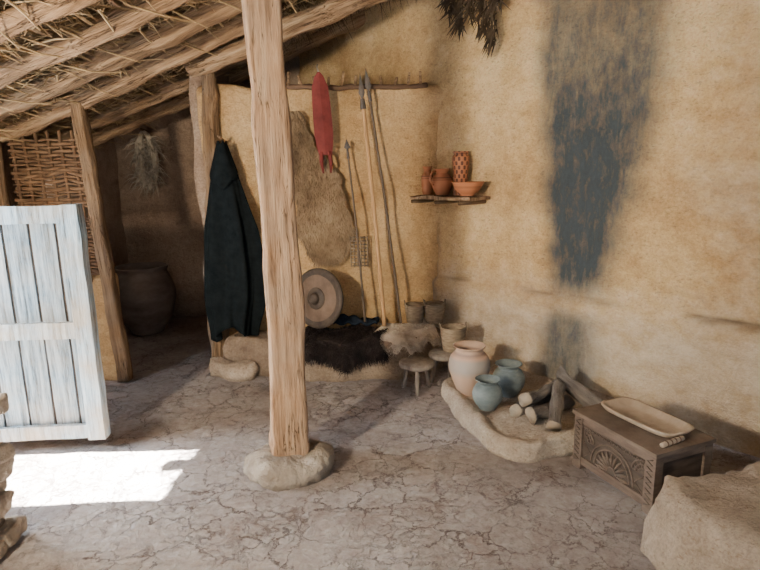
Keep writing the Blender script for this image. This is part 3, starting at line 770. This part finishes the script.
for x0,y0,l in legs:
    if y0<0.1:
        bm=bmesh.new()
        add_tube(bm,[(x0+0.014+0.031*(i%2),-0.002,0.045+i*0.014) for i in range(18)],0.003,5)
        mk("carved_border",bm,M_chestd,parent=l)
tray=empty("wooden_tray",(1.34,2.66,0.327),CA+0.04); thing(tray,"shallow brown wooden kneading tray lying on chest","tray")
bm=bmesh.new()
def oval(a,b,z,n=64,p=5.0):
    o=[]
    for i in range(n):
        t=2*math.pi*i/n; c_,s_=math.cos(t),math.sin(t); k_=1/((abs(c_)**p+abs(s_)**p)**(1/p))
        o.append(bm.verts.new((a*c_*k_,b*s_*k_,z)))
    return o
R_=[oval(0.18,0.080,0.0),oval(0.205,0.100,0.010),oval(0.222,0.112,0.030),oval(0.222,0.112,0.037),oval(0.206,0.098,0.035),oval(0.185,0.082,0.014),oval(0.12,0.05,0.009)]
for r1,r2 in zip(R_,R_[1:]):
    for i in range(64): bm.faces.new((r1[i],r1[(i+1)%64],r2[(i+1)%64],r2[i]))
bm.faces.new(R_[0][::-1]); bm.faces.new(R_[-1])
mk("tray_bowl",bm,M_lwood,parent=tray)
fl=log_obj("wooden_pipe",(1.285,2.375,0.340),(1.415,2.445,0.340),0.012,0.014,M_lwood,seg=10,rings=10,nz=0.001); thing(fl,"short pale turned wooden stick on chest corner","stick")
for z in (0.03,0.06,0.09,0.12):
    bm=bmesh.new(); add_tube(bm,[(0,0,z-0.003),(0,0,z+0.003)],0.0152,10)
    mk("carved_band",bm,M_dwood,parent=fl)

mb=mound("mud_sitting_bench",[(1.17,2.17),(1.14,2.04),(1.17,1.88),(1.26,1.68),(1.42,1.45),(2.1,1.1),(3.0,1.1),(3.25,1.5),(2.75,2.10),(2.40,2.60),(2.15,2.62),(1.72,2.38),(1.42,2.25),(1.26,2.22)],0.29,M_mud2,nz=0.03,nf=5.5,seed=37,bulge=0.0,edge=0.085,n=22,hi=0.6,flare=0.04)
thing(mb,"wide rounded rough mud bench beside the chest","bench")

# ---------------------------------------------------------------- wall shelf and pots
sf=empty("wall_shelf",wp(0.33,0.02,1.365)); sf.rotation_euler=(0,0,WA); thing(sf,"rough narrow wooden shelf board on pegs","shelf")
bm=bmesh.new(); add_rbox(bm,(0.32,0.13,0.014),r=0.006,res=0.03,nz=0.012,nf=7,off=(0,-0.13,0.018)); mk("board",bm,M_raft,parent=sf,smooth=False)
for x in (-0.26,0.0,0.24): log_obj("bracket",(x,0.05,-0.012),(x,-0.29,-0.014),0.018,0.015,M_mwood,seg=8,rings=5,nz=0.004,parent=sf)
ZS=1.401
p1=[(0.001,0),(0.035,0),(0.042,0.02),(0.05,0.10),(0.048,0.15),(0.032,0.18),(0.030,0.20),(0.042,0.225),(0.038,0.226),(0.025,0.2),(0.025,0.17)]
thing(lathe("terracotta_bottle",smoothprof(p1),M_ter,wp(0.07,0.13,ZS),nz=0.002),"slender terracotta bottle at the shelf end","bottle")
p2=[(0.001,0),(0.045,0),(0.055,0.01),(0.085,0.08),(0.082,0.13),(0.055,0.165),(0.05,0.18),(0.065,0.205),(0.06,0.207),(0.042,0.18),(0.045,0.16),(0.06,0.14)]
jg=lathe("terracotta_jug",smoothprof(p2),M_ter,wp(0.235,0.13,ZS),nz=0.002); thing(jg,"round orange terracotta jug with side handle","jug")
bm=bmesh.new(); add_tube(bm,catmull([(-0.055,-0.03,0.19),(-0.09,-0.05,0.175),(-0.10,-0.055,0.12),(-0.075,-0.045,0.08)],6),0.008,8); mk("handle",bm,M_ter,parent=jg)
p3=[(0.001,0),(0.055,0),(0.060,0.01),(0.058,0.05),(0.056,0.12),(0.060,0.20),(0.068,0.27),(0.066,0.30),(0.055,0.315),(0.064,0.335),(0.058,0.338),(0.048,0.31),(0.05,0.26)]
thing(lathe("painted_vase",smoothprof(p3),M_vase,wp(0.395,0.09,ZS),nz=0.001),"tall terracotta vase with dark painted checks","vase")
p4=[(0.001,0),(0.05,0),(0.055,0.012),(0.095,0.05),(0.118,0.095),(0.125,0.102),(0.118,0.105),(0.085,0.06),(0.001,0.03)]
thing(lathe("terracotta_bowl",smoothprof(p4),M_ter,wp(0.535,0.17,ZS),nz=0.002),"open orange terracotta bowl on wall shelf","bowl")

# ---------------------------------------------------------------- dried bunch
bm=bmesh.new()
for cx,L,z0,n,sp in ((-0.15,0.16,0.30,90,0.8),(-0.06,0.22,0.24,80,0.6),(0.05,0.20,0.28,80,0.8),(0.15,0.26,0.22,90,0.5),(0.24,0.32,0.16,90,0.4),(0.28,0.14,0.26,60,0.8)):
    for i in range(n):
        a=ru(-sp,sp); b_=ru(-0.6,0.1)
        blade(bm,(cx+(rnd()-.5)*0.06,ru(-.05,.0)-0.05,z0-ru(0,L)),(a,b_,ru(-1,-0.5)),ru(0.06,0.15),ru(0.010,0.022),droop=0)
    add_tube(bm,[(cx*0.3,-0.02,0.42),(cx*0.8,-0.05,z0+0.06),(cx,-0.06,z0-L)],0.007,6)
o=mk("dried_feather_bunch",bm,M_feath,wp(0.46,0.05,2.63),Euler((0,0,WA)),smooth=False); thing(o,"dark brown feathery dried bunch hanging high on wall","dried bunch")
thing(log_obj("bunch_peg",wp(0.46,-0.05,3.03),wp(0.46,0.12,3.07),0.014,0.011,M_raft,seg=8,rings=4),"wooden wall peg holding the dried bunch","peg")

# ---------------------------------------------------------------- lights
w=bpy.data.worlds.new("world"); bpy.context.scene.world=w; w.use_nodes=True
bg=w.node_tree.nodes["Background"]; bg.inputs[0].default_value=(0.78,0.88,1.0,1); bg.inputs[1].default_value=1.25
def sun(dirv,en,colr,ang):
    l=bpy.data.lights.new("sun",'SUN'); l.energy=en; l.color=colr; l.angle=math.radians(ang)
    o=bpy.data.objects.new("sun",l); col.objects.link(o); o.rotation_mode='QUATERNION'; o.rotation_quaternion=Vector((0,0,-1)).rotation_difference(Vector(dirv).normalized())
sun((0.97,0.03,-1.0),380,(0.98,0.97,0.95),0.6)
def area(loc,target,sx,sy,en,colr):
    l=bpy.data.lights.new("daylight_and_fill",'AREA'); l.shape='RECTANGLE'; l.size=sx; l.size_y=sy; l.energy=en; l.color=colr
    o=bpy.data.objects.new("daylight_and_fill",l); col.objects.link(o); o.location=loc; o.rotation_mode='QUATERNION'
    o.rotation_quaternion=(Vector(target)-Vector(loc)).normalized().to_track_quat('-Z','Y')
area((-2.72,2.82,1.1),(1.0,2.9,0.8),0.6,1.5,110,(0.72,0.85,1.0))
area((-2.0,0.3,1.75),(0.9,4.3,1.5),0.25,0.25,215,(1.0,0.88,0.70))  # added warm key lamp out of view at left, no window behind it
area((-2.80,4.9,1.6),(-1.8,5.9,0.6),0.3,0.3,2.5,(1.0,0.9,0.8))  # added fill lamp that brightens the back room, no opening modelled there

# ---------------------------------------------------------------- camera
p=math.radians(11.5); roll=math.radians(-1.0)
Mx=Matrix.Rotation(math.pi/2-p,3,'X')@Matrix.Rotation(roll,3,'Z')
cam=bpy.data.cameras.new("camera"); cam.sensor_width=36; cam.lens=36*560/760
co=bpy.data.objects.new("camera",cam); col.objects.link(co); co.location=(0,0,1.6); co.rotation_euler=Mx.to_euler()
bpy.context.scene.camera=co
